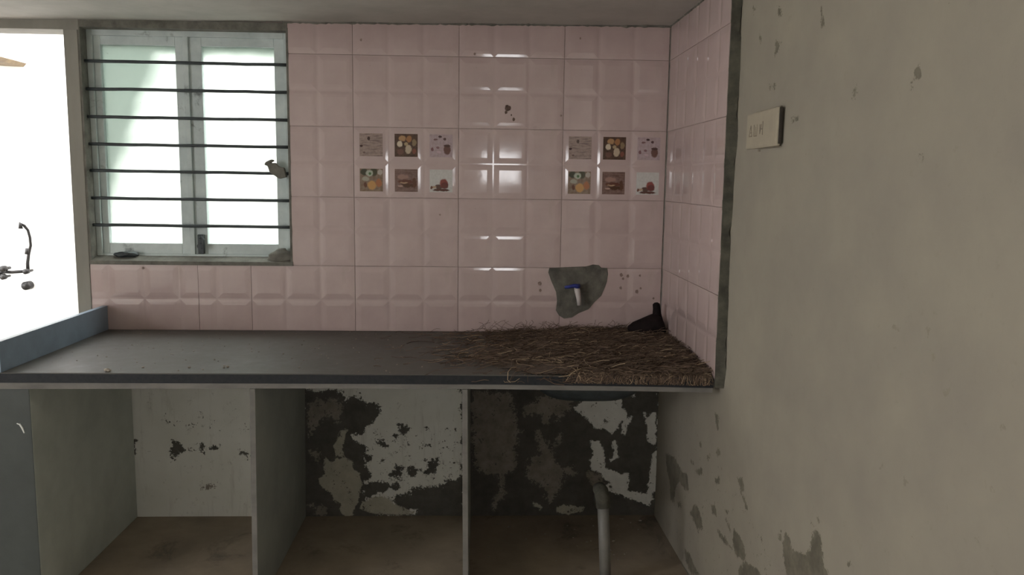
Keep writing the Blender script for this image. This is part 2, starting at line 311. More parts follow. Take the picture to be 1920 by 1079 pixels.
M['tan'] = mottled('tan_wood', (0.22, 0.16, 0.09, 1), (0.13, 0.095, 0.06, 1), 8, 0.8, 0.2, 30)
M['chrome'] = mottled('shaded_metal', (0.02, 0.018, 0.017, 1), (0.010, 0.009, 0.009, 1), 12, 0.45, 0.1, 40, metal=0.3)  # shaded look of the outside tap put into a near-black colour
M['faint_dirt'] = mottled('faint_brown_dirt', (0.30, 0.215, 0.19, 1), (0.20, 0.14, 0.12, 1), 60, 0.8, 0.2)
M['dirt'] = mottled('brown_dirt', (0.15, 0.10, 0.08, 1), (0.07, 0.045, 0.035, 1), 60, 0.95, 0.3)
M['grit'] = mottled('pale_grit', (0.45, 0.40, 0.34, 1), (0.16, 0.13, 0.10, 1), 40, 0.9, 0.0)

def counter_material():
    k = NT('dusty_granite'); v = k.coord()
    dust = k.ramp(k.noise(v, 3.0, 7, 0.65, 0.3), 0.25, 0.75)
    d2 = k.ramp(k.noise(v, 26, 6, 0.7), 0.3, 0.8)
    fac = k.math('MULTIPLY', k.math('ADD', k.math('MULTIPLY', dust, 0.4), k.math('MULTIPLY', d2, 0.35)), 0.9)
    fac = k.math('ADD', fac, 0.22, clamp=True)
    col = k.mix(fac, (0.028, 0.029, 0.031, 1), (0.142, 0.128, 0.11, 1))
    k.color(col)
    k.rough(k.ramp(fac, 0.1, 0.8, (0.3, 0.3, 0.3, 1), (0.75, 0.75, 0.75, 1)))
    k.bump(k.noise(v, 120, 4, 0.7), 0.15, 0.001)
    return k.m
M['counter'] = counter_material()

def straw_material():
    k = NT('dry_straw')
    a = k.n('ShaderNodeAttribute', attribute_name='tone').outputs['Fac']
    col = k.ramp(a, 0.0, 1.0, (0.052, 0.035, 0.027, 1), (0.42, 0.32, 0.21, 1))
    e = col.node.color_ramp.elements.new(0.75); e.color = (0.18, 0.125, 0.09, 1)
    k.color(col); k.rough(0.8)
    k.b.inputs['Specular IOR Level'].default_value = 0.15
    return k.m
M['straw'] = straw_material()
M['straw_mat'] = mottled('matted_straw', (0.09, 0.065, 0.05, 1), (0.14, 0.105, 0.08, 1), 30, 0.95, 0.9, 70)

def glass_material():
    k = NT('frosted_glass'); t = k.t
    t.nodes.remove(k.b)
    v = k.coord()
    sx = k.n('ShaderNodeSeparateXYZ'); k.l(v, sx.inputs[0])
    X, Z = sx.outputs[0], sx.outputs[2]
    nz = k.math('MULTIPLY', k.math('SUBTRACT', k.noise(v, 9.0, 6, 0.65), 0.5), 0.9)
    f1 = k.math('MULTIPLY', k.math('SUBTRACT', Z, 2.02), 22.0)                       # duller strip along the top
    f2 = k.math('ADD', k.math('MULTIPLY', k.math('SUBTRACT', -1.77, X), 9.0), k.math('MULTIPLY', k.math('SUBTRACT', Z, 1.78), 3.4))   # film over a corner of one pane
    dull_zone = k.math('ADD', k.math('MULTIPLY', k.math('ADD', k.math('MAXIMUM', f1, f2), nz), 0.6), 0.40, clamp=True)
    spots = k.ramp(k.noise(v, 60, 3, 0.6), 0.74, 0.78)
    tr = k.n('ShaderNodeBsdfTransparent'); tr.inputs['Color'].default_value = (0.86, 0.90, 0.87, 1)
    tl = k.n('ShaderNodeBsdfTranslucent')
    k.l(k.mix(dull_zone, (0.80, 0.85, 0.82, 1), (0.30, 0.345, 0.315, 1)), tl.inputs['Color'])
    gl = k.n('ShaderNodeBsdfGlossy'); gl.inputs['Roughness'].default_value = 0.25
    df = k.n('ShaderNodeBsdfDiffuse'); df.inputs['Color'].default_value = (0.10, 0.10, 0.09, 1)
    m1 = k.n('ShaderNodeMixShader'); k.l(k.math('ADD', k.math('MULTIPLY', dull_zone, 0.79), 0.14), m1.inputs[0])
    k.l(tr.outputs[0], m1.inputs[1]); k.l(tl.outputs[0], m1.inputs[2])
    m2 = k.n('ShaderNodeMixShader'); m2.inputs[0].default_value = 0.05
    k.l(m1.outputs[0], m2.inputs[1]); k.l(gl.outputs[0], m2.inputs[2])
    m3 = k.n('ShaderNodeMixShader'); k.l(spots, m3.inputs[0])
    k.l(m2.outputs[0], m3.inputs[1]); k.l(df.outputs[0], m3.inputs[2])
    k.l(m3.outputs[0], k.out.inputs['Surface'])
    return k.m
M['glass'] = glass_material()

M['peel'] = patch_material('peeling_whitewash', ((0.76, 0.75, 0.72, 1), (0.68, 0.67, 0.625, 1)), [
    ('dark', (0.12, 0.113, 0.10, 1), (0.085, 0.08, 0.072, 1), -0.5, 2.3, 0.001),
    ('mid', (0.30, 0.265, 0.235, 1), (0.20, 0.175, 0.15, 1), 0.2, 3.2, 0.001),
    ('creamy', (0.47, 0.44, 0.37, 1), (0.38, 0.355, 0.295, 1), 0.3, 1.2, 0.0015),
    ('white', (0.80, 0.79, 0.77, 1), (0.70, 0.69, 0.67, 1), 0.5, 1.2, 0.0015),
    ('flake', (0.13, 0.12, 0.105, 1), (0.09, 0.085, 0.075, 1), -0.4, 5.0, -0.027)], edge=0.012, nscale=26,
    fine=((0.16, 0.14, 0.12, 1), 0.60, 0.72, 0.5), streaks=(0.27, 0.23, 0.20, 1))
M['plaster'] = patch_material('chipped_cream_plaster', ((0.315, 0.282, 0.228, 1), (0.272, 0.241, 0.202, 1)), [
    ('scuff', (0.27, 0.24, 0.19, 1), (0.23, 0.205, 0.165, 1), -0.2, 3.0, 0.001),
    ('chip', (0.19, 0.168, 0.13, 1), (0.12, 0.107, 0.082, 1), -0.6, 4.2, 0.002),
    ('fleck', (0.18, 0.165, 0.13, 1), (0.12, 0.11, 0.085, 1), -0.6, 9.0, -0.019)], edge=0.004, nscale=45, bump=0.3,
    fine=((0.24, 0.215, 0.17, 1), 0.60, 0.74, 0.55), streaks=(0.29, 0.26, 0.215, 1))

# ------------------------------------------------------------------ signed-distance fields for worn paint
def sd_field(P, polys, far=0.08):
    out = np.full(len(P), -far)
    for poly in polys:
        q = np.asarray(poly, float)
        lo = q.min(0)-far; hi = q.max(0)+far
        idx = np.where((P[:, 0] > lo[0]) & (P[:, 0] < hi[0]) & (P[:, 1] > lo[1]) & (P[:, 1] < hi[1]))[0]
        if not len(idx): continue
        p = P[idx]; d = np.full(len(p), 1e9); ins = np.zeros(len(p), bool)
        for i in range(len(q)):
            a = q[i]; b = q[(i+1) % len(q)]; e = b-a; L = max(e@e, 1e-12)
            t = np.clip(((p-a)@e)/L, 0, 1)
            d = np.minimum(d, np.linalg.norm(p-a-t[:, None]*e, axis=1))
            if a[1] != b[1]:
                c = (a[1] > p[:, 1]) != (b[1] > p[:, 1])
                xx = (b[0]-a[0])*(p[:, 1]-a[1])/(b[1]-a[1])+a[0]
                ins ^= c & (p[:, 0] < xx)
        out[idx] = np.maximum(out[idx], np.where(ins, d, -d))
    return np.maximum(out, -far)

def grid_mesh(name, us, vs_, fn, mat, attrs):
    U, V = np.meshgrid(us, vs_)
    uv = np.stack([U.ravel(), V.ravel()], 1)
    co = fn(uv[:, 0], uv[:, 1])
    nu, nv = len(us), len(vs_)
    i = np.arange(nu*nv).reshape(nv, nu)
    f = np.stack([i[:-1, :-1], i[:-1, 1:], i[1:, 1:], i[1:, :-1]], -1).reshape(-1, 4)
    me = bpy.data.meshes.new(name)
    me.from_pydata(co.tolist(), [], f.tolist())
    for an, polys in attrs.items():
        a = me.attributes.new(an, 'FLOAT', 'POINT')
        a.data.foreach_set('value', sd_field(uv, polys).astype(np.float32))
    me.update()
    return obj(name, me, mat)

# ------------------------------------------------------------------ the room shell
XC = 0.4552                  # face of the tiles on the right wall
Z_TOP, Z_CT = 2.186, 0.860   # top of the tiling, top of the counter
ROWS = [(2.047, Z_TOP), (1.747, 2.047), (1.447, 1.747), (1.148, 1.447), (Z_CT, 1.148)]
def soffit_z(x): return 2.1885 + 0.0098*x

tag(obj('floor', boxmesh(-4.8, 0.75, -5.4, 0.16, -0.11, -0.012), M['room_floor']), 'pale kitchen floor in front of the counter', 'floor', kind='structure')
tag(obj('trim_6', boxmesh(-2.06, 0.47, -0.83, 0.02, -0.012, 0.0), M['floor']), 'dusty brown floor of the open space under the counter', 'cupboard floor', kind='structure')
tag(obj('ceiling', boxmesh(-4.8, 0.75, -5.4, 0.16, 2.95, 3.05), M['cream']), 'cream plaster ceiling of the kitchen', 'ceiling', kind='structure')

# storage-loft slab whose grey underside closes the view at the top
bm = bmesh.new()
N = 40
for y0, y1 in ((-0.95, 0.012),):
    top = []; bot = []
    for i in range(N+1):
        x = -4.6+i*(0.50+4.6)/N
        bot.append([bm.verts.new((x, y, soffit_z(x)+rnd.uniform(-.0015, .0015))) for y in (y0, -0.6, -0.3, y1)])
        top.append([bm.verts.new((x, y, 2.29)) for y in (y0, y1)])
    for i in range(N):
        for j in range(3):
            bm.faces.new((bot[i][j], bot[i][j+1], bot[i+1][j+1], bot[i+1][j]))
        bm.faces.new((top[i][0], top[i+1][0], top[i+1][1], top[i][1]))
        bm.faces.new((bot[i][0], bot[i+1][0], top[i+1][0], top[i][0]))
        bm.faces.new((bot[i][3], top[i][1], top[i+1][1], bot[i+1][3]))
bmesh.ops.recalc_face_normals(bm, faces=bm.faces)
tag(obj('trim_1', bm, M['soffit']), 'grey plastered loft slab overhanging the counter', 'slab', kind='structure')

# back wall: masonry pieces around the door opening and the window
wb = empty('wall_back', (0, 0, 0))
tag(wb, 'pink tiled kitchen wall behind the counter', 'wall', kind='structure')
bm = bmesh.new()
box(bm, -1.172, 0.62, 0.0075, 0.16, 0.86, 2.3)
box(bm, -2.09, -1.172, 0.0075, 0.16, 0.86, 1.158)
box(bm, -2.09, -1.172, 0.0075, 0.16, 2.152, 2.3)
box(bm, -2.09, 0.62, 0.014, 0.16, 0.0, 0.86)
obj('tile_bed', bm, M['grout'], wb)
bm = bmesh.new()
box(bm, -4.6, 0.62, 0.012, 0.16, 2.3, 2.95)
box(bm, -3.05, -2.09, 0.012, 0.16, 2.2, 2.3)
box(bm, -4.6, -3.05, 0.012, 0.16, 0.0, 2.3)
obj('plain_masonry', bm, M['cream'], wb)

# peeling plaster under the counter
low = grid_mesh('peeling_plaster', np.arange(-2.02, 0.475, 0.005), np.arange(0.0, 0.845, 0.005),
    lambda u, v: np.stack([u, 0.010+0.0012*np.sin(u*7+v*5), v], 1), M['peel'],
    {'dark': POLY_DARK, 'mid': POLY_MID, 'creamy': POLY_CREAM, 'white': POLY_WHITE, 'flake': [[(-1.10, 0.02), (-1.10, 0.78), (-0.95, 0.80), (-0.85, 0.45), (-0.70, 0.36), (-0.42, 0.44), (-0.42, 0.0)], [(-0.40, 0.0), (-0.40, 0.80), (0.30, 0.80), (0.45, 0.3), (0.45, 0.0)], [(-1.75, 0.40), (-1.75, 0.50), (-1.15, 0.50), (-1.15, 0.40)]]})
low.parent = wb
smooth(low)

# embossed tiles -----------------------------------------------------------------
PROF = [(0.0, 0.0), (0.003, 0.0), (0.014, 0.00118), (0.0265, 0.00200)]
def prof(d):
    for (a, ha), (b, hb) in zip(PROF, PROF[1:]):
        if d <= b: return ha+(hb-ha)*(d-a)/(b-a)
    return PROF[-1][1]
def tile_mesh(x0, x1, z0, z1, xl, zl, gap=0.0009):
    """one glazed tile: 3 x 2 raised squares with bevelled borders; xl/zl are the square borders"""
    def br(lines, lo, hi):
        s = {lo, hi}
        for a, b in zip(lines, lines[1:]):
            for d, _ in PROF[1:]:
                for t in (a+d, b-d):
                    if lo+1e-4 < t < hi-1e-4: s.add(t)
            for t in (a, b):
                if lo+1e-4 < t < hi-1e-4: s.add(t)
        return sorted(s)
    def h1(t, lines):
        for a, b in zip(lines, lines[1:]):
            if a-1e-6 <= t <= b+1e-6: return prof(min(t-a, b-t))
        return 0.0
    xs = br(xl, x0+gap, x1-gap); zs = br(zl, z0+gap, z1-gap)
    cx, cz = (x0+x1)/2, (z0+z1)/2
    bm = bmesh.new()
    H = [[min(h1(x, xl), h1(z, zl)) for x in xs] for z in zs]
    V = [[bm.verts.new((x-cx, -H[j][i], z-cz)) for i, x in enumerate(xs)] for j, z in enumerate(zs)]
    for j in range(len(zs)-1):
        for i in range(len(xs)-1):
            a, b, c, d = V[j][i], V[j][i+1], V[j+1][i+1], V[j+1][i]
            ha, hb, hc, hd = H[j][i], H[j][i+1], H[j+1][i+1], H[j+1][i]
            if abs(ha+hc-hb-hd) < 1e-7: bm.faces.new((a, b, c, d))
            elif ha+hc > hb+hd: bm.faces.new((a, b, c)); bm.faces.new((a, c, d))
            else: bm.faces.new((a, b, d)); bm.faces.new((b, c, d))
    ring = [V[0][i] for i in range(len(xs))]+[V[j][-1] for j in range(1, len(zs))]+[V[-1][i] for i in range(len(xs)-2, -1, -1)]+[V[j][0] for j in range(len(zs)-2, 0, -1)]
    bk = [bm.verts.new((v.co.x, 0.0065, v.co.z)) for v in ring]
    n = len(ring)
    for i in range(n):
        bm.faces.new((ring[i], bk[i], bk[(i+1) % n], ring[(i+1) % n]))
    me = bpy.data.meshes.new('tile'); bm.to_mesh(me); bm.free()
    return me, cx, cz

tile_cache = {}
def add_tile(x0, x1, z0, z1, xl, zl, parent, side=False):
    key = tuple(round(t-x0, 4) for t in [x1]+xl)+tuple(round(t-z0, 4) for t in [z1]+zl)
    if key not in tile_cache:
        me, cx, cz = tile_mesh(x0, x1, z0, z1, xl, zl)
        me.materials.append(M['tile'])
        tile_cache[key] = me
    me = tile_cache[key]
    o = bpy.data.objects.new('tile', me); C.objects.link(o)
    cx, cz = (x0+x1)/2, (z0+z1)/2
    tx, tz = R(rnd.uniform(-.16, .16)), R(rnd.uniform(-.16, .16))
    if side:      # local x runs towards the camera along the right wall
        o.location = (XC, -cx, cz); o.rotation_euler = (tx, 0, R(-90)+tz)
    else:
        o.location = (cx, 0, cz); o.rotation_euler = (tx, 0, tz)
    o.parent = parent
    return o

def lines(lo, hi, start, step=0.15):
    k0 = math.floor((lo-start)/step+1e-6); k1 = math.ceil((hi-start)/step-1e-6)
    return [start+step*k for k in range(k0, k1+1)]

print_tiles = []
for r, (z0, z1) in enumerate(ROWS):
    zl = lines(z0, z1, z1-0.3 if r == 4 else z0, 0.15)
    if r == 4: zl = [z1-0.30, z1-0.15, z1]
    if r < 4:
        cols = [(-1.172, -0.9), (-0.9, -0.45), (-0.45, 0.0), (0.0, XC-0.004)]
        for a, b in cols:
            t = add_tile(a, b, z0, z1, lines(a, b, 0.0), zl, wb)
            if r == 2 and a in (-0.9, 0.0): print_tiles.append((t, a, z0))
    else:
        for a, b in [(-1.35, -0.9), (-0.9, -0.45), (-0.45, 0.0), (0.0, XC-0.004)]:
            add_tile(a, b, z0, z1, lines(a, b, 0.0), zl, wb)
        add_tile(-1.578, -1.35, z0, z1, [-1.65, -1.5, -1.35], zl, wb)
        add_tile(-2.088, -1.578, z0, z1, [-2.11, -1.96, -1.81, -1.66, -1.51], zl, wb)

# printed kitchen motifs on two of the tiles --------------------------------------
br = lambda *a: srgb(*a)
PM = [
 blob_material('print_script', ((0.36, 0.27, 0.24, 1), (0.29, 0.21, 0.185, 1)),
   [(0.40, 0.78, 0.07, 0.09, (0.06, 0.03, 0.025, 1)), (0.08, 0.45, 0.07, 0.06, (0.07, 0.035, 0.03, 1)), (0.2, 0.16, 0.06, 0.04, (0.16, 0.10, 0.085, 1))], 0.05, ((0.16, 0.11, 0.10, 1), (0.35, 1, 3.0), 0.75)),
 blob_material('print_onions', ((0.055, 0.03, 0.022, 1), (0.11, 0.06, 0.04, 1)),
   [(0.33, 0.80, 0.16, 0.14, (0.42, 0.24, 0.12, 1)), (0.62, 0.78, 0.15, 0.16, (0.34, 0.16, 0.07, 1)), (0.22, 0.55, 0.14, 0.15, (0.62, 0.52, 0.40, 1)), (0.60, 0.33, 0.15, 0.22, (0.48, 0.38, 0.28, 1)), (0.50, 0.55, 0.10, 0.08, (0.40, 0.30, 0.18, 1)), (0.85, 0.62, 0.10, 0.16, (0.24, 0.17, 0.10, 1)), (0.25, 0.22, 0.16, 0.14, (0.15, 0.075, 0.06, 1)), (0.84, 0.24, 0.10, 0.12, (0.20, 0.07, 0.05, 1))], 0.14),
 blob_material('print_cup', ((0.45, 0.35, 0.37, 1), (0.36, 0.27, 0.28, 1)),
   [(0.45, 0.90, 0.08, 0.06, (0.06, 0.03, 0.03, 1)), (0.66, 0.79, 0.07, 0.07, (0.08, 0.035, 0.035, 1)), (0.27, 0.77, 0.10, 0.05, (0.18, 0.10, 0.10, 1)), (0.76, 0.34, 0.17, 0.25, (0.13, 0.06, 0.05, 1)), (0.76, 0.50, 0.17, 0.06, (0.07, 0.03, 0.025, 1)), (0.12, 0.34, 0.07, 0.09, (0.20, 0.10, 0.11, 1)), (0.36, 0.42, 0.08, 0.06, (0.22, 0.12, 0.13, 1)), (0.40, 0.22, 0.12, 0.06, (0.50, 0.36, 0.40, 1))], 0.08),
 blob_material('print_vegetables', ((0.26, 0.19, 0.145, 1), (0.19, 0.12, 0.08, 1)),
   [(0.20, 0.85, 0.20, 0.16, (0.05, 0.05, 0.03, 1)), (0.60, 0.85, 0.20, 0.20, (0.06, 0.055, 0.03, 1)), (0.42, 0.80, 0.18, 0.16, (0.40, 0.42, 0.34, 1)), (0.44, 0.79, 0.06, 0.06, (0.07, 0.13, 0.05, 1)), (0.88, 0.85, 0.12, 0.14, (0.44, 0.38, 0.33, 1)), (0.25, 0.55, 0.18, 0.12, (0.36, 0.34, 0.27, 1)), (0.52, 0.27, 0.22, 0.22, (0.52, 0.28, 0.10, 1)), (0.82, 0.38, 0.15, 0.20, (0.38, 0.15, 0.07, 1)), (0.24, 0.28, 0.08, 0.14, (0.12, 0.05, 0.03, 1))], 0.10),
 blob_material('print_baking', ((0.17, 0.10, 0.085, 1), (0.23, 0.145, 0.125, 1)),
   [(0.35, 0.66, 0.28, 0.12, (0.32, 0.19, 0.16, 1)), (0.5, 0.44, 0.42, 0.10, (0.12, 0.045, 0.03, 1)), (0.40, 0.40, 0.20, 0.035, (0.42, 0.28, 0.18, 1)), (0.55, 0.28, 0.40, 0.09, (0.08, 0.035, 0.02, 1)), (0.24, 0.25, 0.13, 0.05, (0.46, 0.30, 0.25, 1)), (0.85, 0.40, 0.10, 0.25, (0.11, 0.05, 0.03, 1))], 0.12, ((0.10, 0.05, 0.04, 1), (0.4, 1, 2.5), 0.5)),
 blob_material('print_dessert', ((0.58, 0.56, 0.54, 1), (0.50, 0.48, 0.46, 1)),
   [(0.50, 0.10, 0.42, 0.07, (0.10, 0.04, 0.03, 1)), (0.40, 0.24, 0.20, 0.12, (0.10, 0.05, 0.04, 1)), (0.62, 0.40, 0.20, 0.22, (0.25, 0.06, 0.05, 1)), (0.66, 0.30, 0.18, 0.16, (0.13, 0.035, 0.03, 1)), (0.20, 0.22, 0.10, 0.07, (0.40, 0.28, 0.20, 1)), (0.08, 0.20, 0.06, 0.08, (0.14, 0.05, 0.03, 1))], 0.10)]
for t, a, z0 in print_tiles:
    for k in range(6):
        cxx = 0.075+0.15*(k % 3)-0.225; czz = 0.075+0.15*(1-k//3)-0.15
        bm = bmesh.new(); box(bm, -0.0495, 0.0495, -0.0004, 0.0, -0.0485, 0.0485)
        p = obj('print', bm, PM[k], t)
        p.location = (cxx, -0.0020, czz)

# right wall ---------------------------------------------------------------------
wr = empty('wall_right', (0, 0, 0))
tag(wr, 'cream plaster wall with chipped paint beside the tiled alcove', 'wall', kind='structure')
def right_x(y): return 0.460-0.031*y
pl = grid_mesh('plaster_face', np.arange(-3.0, 0.0121, 0.0085), np.arange(0.0, 2.96, 0.0085),
    lambda u, v: np.stack([right_x(u)+0.002*np.sin(u*5.1+v*3.0)+0.0015*np.sin(v*9+u*2), u, v], 1), M['plaster'], {'chip': POLY_CHIPS[:-14], 'scuff': POLY_CHIPS[-14:], 'fleck': [[(-0.05, 0.02), (-0.12, 0.42), (-0.35, 0.62), (-0.75, 0.60), (-1.15, 0.50), (-1.75, 0.42), (-1.9, 0.0), (-0.3, -0.1)]]})
pl.parent = wr; smooth(pl)
bm = bmesh.new()
vsx = [(right_x(0.16)+.006, 0.16), (right_x(-5.4)+.006, -5.4), (0.75, -5.4), (0.75, 0.16)]
a = [bm.verts.new((x, y, 0.0)) for x, y in vsx]; b = [bm.verts.new((x, y, 2.95)) for x, y in vsx]
bm.faces.new(a); bm.faces.new(b)
for i in range(4): bm.faces.new((a[i], a[(i+1) % 4], b[(i+1) % 4], b[i]))
bmesh.ops.recalc_face_normals(bm, faces=bm.faces)
obj('plain_masonry', bm, M['cream'], wr)
bm = bmesh.new(); box(bm, XC+0.0065, 0.495, -0.868, 0.006, Z_CT, 2.2)
obj('tile_bed', bm, M['grout'], wr)
for r, (z0, z1) in enumerate(ROWS):
    zl = lines(z0, z1, z0, 0.15) if r < 4 else [z1-0.30, z1-0.15, z1]
    for a, b in [(0.002, 0.45), (0.45, 0.872)]:
        add_tile(a, b, z0, z1 if r else 2.19, lines(a, b, 0.0), zl, wr, True)

# ragged mortar edge where the tiling stops on the right wall
bm = bmesh.new()
prev = None
z = 0.83
while z < 2.19:
    xr = 0.487+0.014*mnoise.noise((3.1, 0.2, z*7))+0.010*mnoise.noise((9.1, 0.2, z*31))
    xl_ = 0.4545+0.0015*mnoise.noise((1.3, 5.0, z*20))
    yf = -0.876+0.004*mnoise.noise((7.7, 1.0, z*15))
    yb = yf-0.020*mnoise.noise((2.7, 3.0, z*6))
    ring = [bm.verts.new(q) for q in ((xl_, -0.868, z), (xl_, yf, z), (xr, min(yf, yb)-0.004, z), (xr+0.012, -0.868, z))]
    if prev:
        for i in range(3): bm.faces.new((prev[i], prev[i+1], ring[i+1], ring[i]))
    prev = ring; z += 0.0125
bmesh.ops.recalc_face_normals(bm, faces=bm.faces)
tag(obj('trim_2', bm, M['dark_cement_pipe_shade']), 'dark ragged mortar edge ending the tiles on the right wall', 'mortar edge', kind='structure')

# crumbly mortar joints: tiles to loft slab, and the inner corner
def joint(name, p0, p1, w, seed, label):
    bm = bmesh.new(); prev = None
    p0 = Vector(p0); p1 = Vector(p1); n = int((p1-p0).length/0.012)
    ax = (p1-p0).normalized()
    for i in range(n+1):
        p = p0.lerp(p1, i/n)
        k = w*(0.55+0.9*max(0, mnoise.noise((i*0.31, seed, 0)))+0.5*mnoise.noise((i*0.9, seed, 4)))
        k = max(k, 0.001)
        if abs(ax.z) > 0.5: ring = [p+Vector(q)*k for q in ((-1, 0.3, 0), (-0.5, -0.5, 0), (0.3, -1, 0))]
        elif abs(ax.x) > 0.5: ring = [p+Vector(q)*k for q in ((0, 0.3, -1), (0, -0.5, -0.5), (0, -1, 0.4))]
        else: ring = [p+Vector(q)*k for q in ((0.3, 0, -1), (-0.5, 0, -0.5), (-1, 0, 0.4))]
        ring = [bm.verts.new(q) for q in ring]
        if prev:
            for j in range(2): bm.faces.new((prev[j], prev[j+1], ring[j+1], ring[j]))
        prev = ring
    bmesh.ops.recalc_face_normals(bm, faces=bm.faces)
    return tag(obj(name, bm, M['cement']), label, 'mortar joint', kind='structure')
joint('trim_3', (-1.19, 0.0, soffit_z(-1.19)-.002), (XC, 0.0, soffit_z(XC)-.002), 0.011, 3.0, 'crumbly mortar line between tiles and loft slab')
joint('trim_4', (XC, -0.90, soffit_z(XC)-.002), (XC, 0.0, soffit_z(XC)-.002), 0.008, 8.0, 'mortar line under the loft slab on the right wall')
joint('trim_5', (XC, 0.0, Z_CT), (XC, 0.0, 2.18), 0.0042, 5.0, 'thin dark joint in the tiled inner corner')

# remaining walls, out of view but closing the room
wl = empty('wall_left'); tag(wl, 'cream plaster wall with a wide opening added to light the room', 'wall', kind='structure')
bm = bmesh.new()
box(bm, -4.8, -4.6, -5.4, -5.0, 0, 2.95); box(bm, -4.8, -4.6, -3.0, 0.16, 0, 2.95)
box(bm, -4.8, -4.6, -5.0, -3.0, 0, 0.8); box(bm, -4.8, -4.6, -5.0, -3.0, 2.4, 2.95)  # wide side opening added as the room's main light source
obj('plain_masonry', bm, M['cream'], wl)
wf = empty('wall_front'); tag(wf, 'cream plaster wall with a small window opening', 'wall', kind='structure')
bm = bmesh.new()
RX0, RX1, RZ0, RZ1 = -0.34, 0.06, 1.48, 1.80
box(bm, -4.6, RX0, -5.4, -5.2, 0, 2.95); box(bm, RX1, 0.62, -5.4, -5.2, 0, 2.95)
box(bm, RX0, RX1, -5.4, -5.2, 0, RZ0); box(bm, RX0, RX1, -5.4, -5.2, RZ1, 2.95)
obj('plain_masonry', bm, M['cream'], wf)

# ------------------------------------------------------------------ door-and-window frame at the left
d1 = empty('door_1'); tag(d1, 'open doorway with a beige grey frame beside the window', 'doorway', kind='structure')
obj('post', boxmesh(-2.094, -2.036, -0.006, 0.13, 0.0, 2.13, 0.003), M['post'], d1)
obj('head', boxmesh(-3.05, -2.03, -0.006, 0.13, 2.127, 2.2, 0.003), M['post'], d1)
obj('post', boxmesh(-3.05, -3.0, -0.006, 0.13, 0.0, 2.127, 0.003), M['post'], d1)

w1 = empty('window_1'); tag(w1, 'grey casement window with frosted panes and seven iron bars', 'window', kind='structure')
WX0, WX1, WZ0, WZ1 = -2.036, -1.172, 1.158, 2.152
bm = bmesh.new()
box(bm, WX0, WX0+0.03, 0.055, 0.13, WZ0, WZ1, 0.002); box(bm, WX1-0.03, WX1, 0.055, 0.13, WZ0, WZ1, 0.002)
box(bm, WX0+0.03, WX1-0.03, 0.055, 0.13, WZ1-0.035, WZ1, 0.002); box(bm, WX0+0.03, WX1-0.03, 0.055, 0.13, WZ0, WZ0+0.03, 0.002)
obj('frame', bm, M['frame'], w1)
# worn cement reveal around the opening and sloping sill
bm = bmesh.new()
box(bm, WX0-0.002, WX1, -0.004, 0.055, WZ1-0.012, WZ1+0.02)
prism = [(-0.006, WZ0-0.012), (-0.006, WZ0+0.004), (0.056, WZ0+0.022), (0.056, WZ0-0.012)]
a = [bm.verts.new((WX0, y, z)) for y, z in prism]; b = [bm.verts.new((WX1+0.004, y, z)) for y, z in prism]
bm.faces.new(a); bm.faces.new(b[::-1])
for i in range(4): bm.faces.new((a[i], b[i], b[(i+1) % 4], a[(i+1) % 4]))
box(bm, WX1-0.006, WX1+0.003, -0.003, 0.055, WZ0, WZ1)
box(bm, WX0-0.0005, WX0+0.008, -0.003, 0.055, WZ0, WZ1)  # left lining coloured dark to deepen the shade in the reveal
bmesh.ops.recalc_face_normals(bm, faces=bm.faces)
obj('reveal', bm, M['cement'], w1)
def sash(x0, x1, px0, px1):
    s = empty('sash', (0, 0, 0), w1)
    z0, z1, pz0, pz1 = 1.187, 2.118, 1.234, 2.080
    y0, y1 = 0.068, 0.105
    obj('stile', boxmesh(x0, px0, y0, y1, z0, z1, 0.003), M['frame'], s)
    obj('stile', boxmesh(px1, x1, y0, y1, z0, z1, 0.003), M['frame'], s)
    obj('rail', boxmesh(px0, px1, y0, y1, pz1, z1, 0.003), M['frame'], s)
    obj('rail', boxmesh(px0, px1, y0, y1, z0, pz0, 0.003), M['frame'], s)
    p = obj('pane', boxmesh(px0-.004, px1+.004, 0.088, 0.092, pz0-.004, pz1+.004), M['glass'], s)
    tag(p, 'frosted glass pane')
    return s
sash(-2.006, -1.614, -1.978, -1.664)
sash(-1.608, -1.202, -1.553, -1.246)
obj('stop_strip', boxmesh(-1.628, -1.606, 0.056, 0.07, 1.187, 2.118, 0.002), M['frame'], w1)
for zb in (2.005, 1.890, 1.774, 1.659, 1.546, 1.429, 1.314):
    bm = bmesh.new()
    n = 14
    tube(bm, [(WX0+(WX1-WX0)*i/n, 0.030+0.002*mnoise.noise((i*.6, zb*9, 1)), zb+0.0022*mnoise.noise((i*.5, zb*7, 3))+0.002*(0.5-i/n)) for i in range(n+1)], 0.0068, 8)
    smooth(obj('iron_bar', bm, M['iron'], w1))
bm = bmesh.new()
box(bm, -1.592, -1.566, 0.050, 0.068, 1.19, 1.275, 0.003)
tube(bm, [(-1.579, 0.045, 1.262), (-1.57, 0.035, 1.266), (-1.562, 0.034, 1.255), (-1.563, 0.036, 1.21)], 0.006, 8)
cyl(bm, (-1.579, 0.044, 1.225), (0, 1, 0), 0.012, 0.014)
obj('latch', bm, M['iron'], w1)

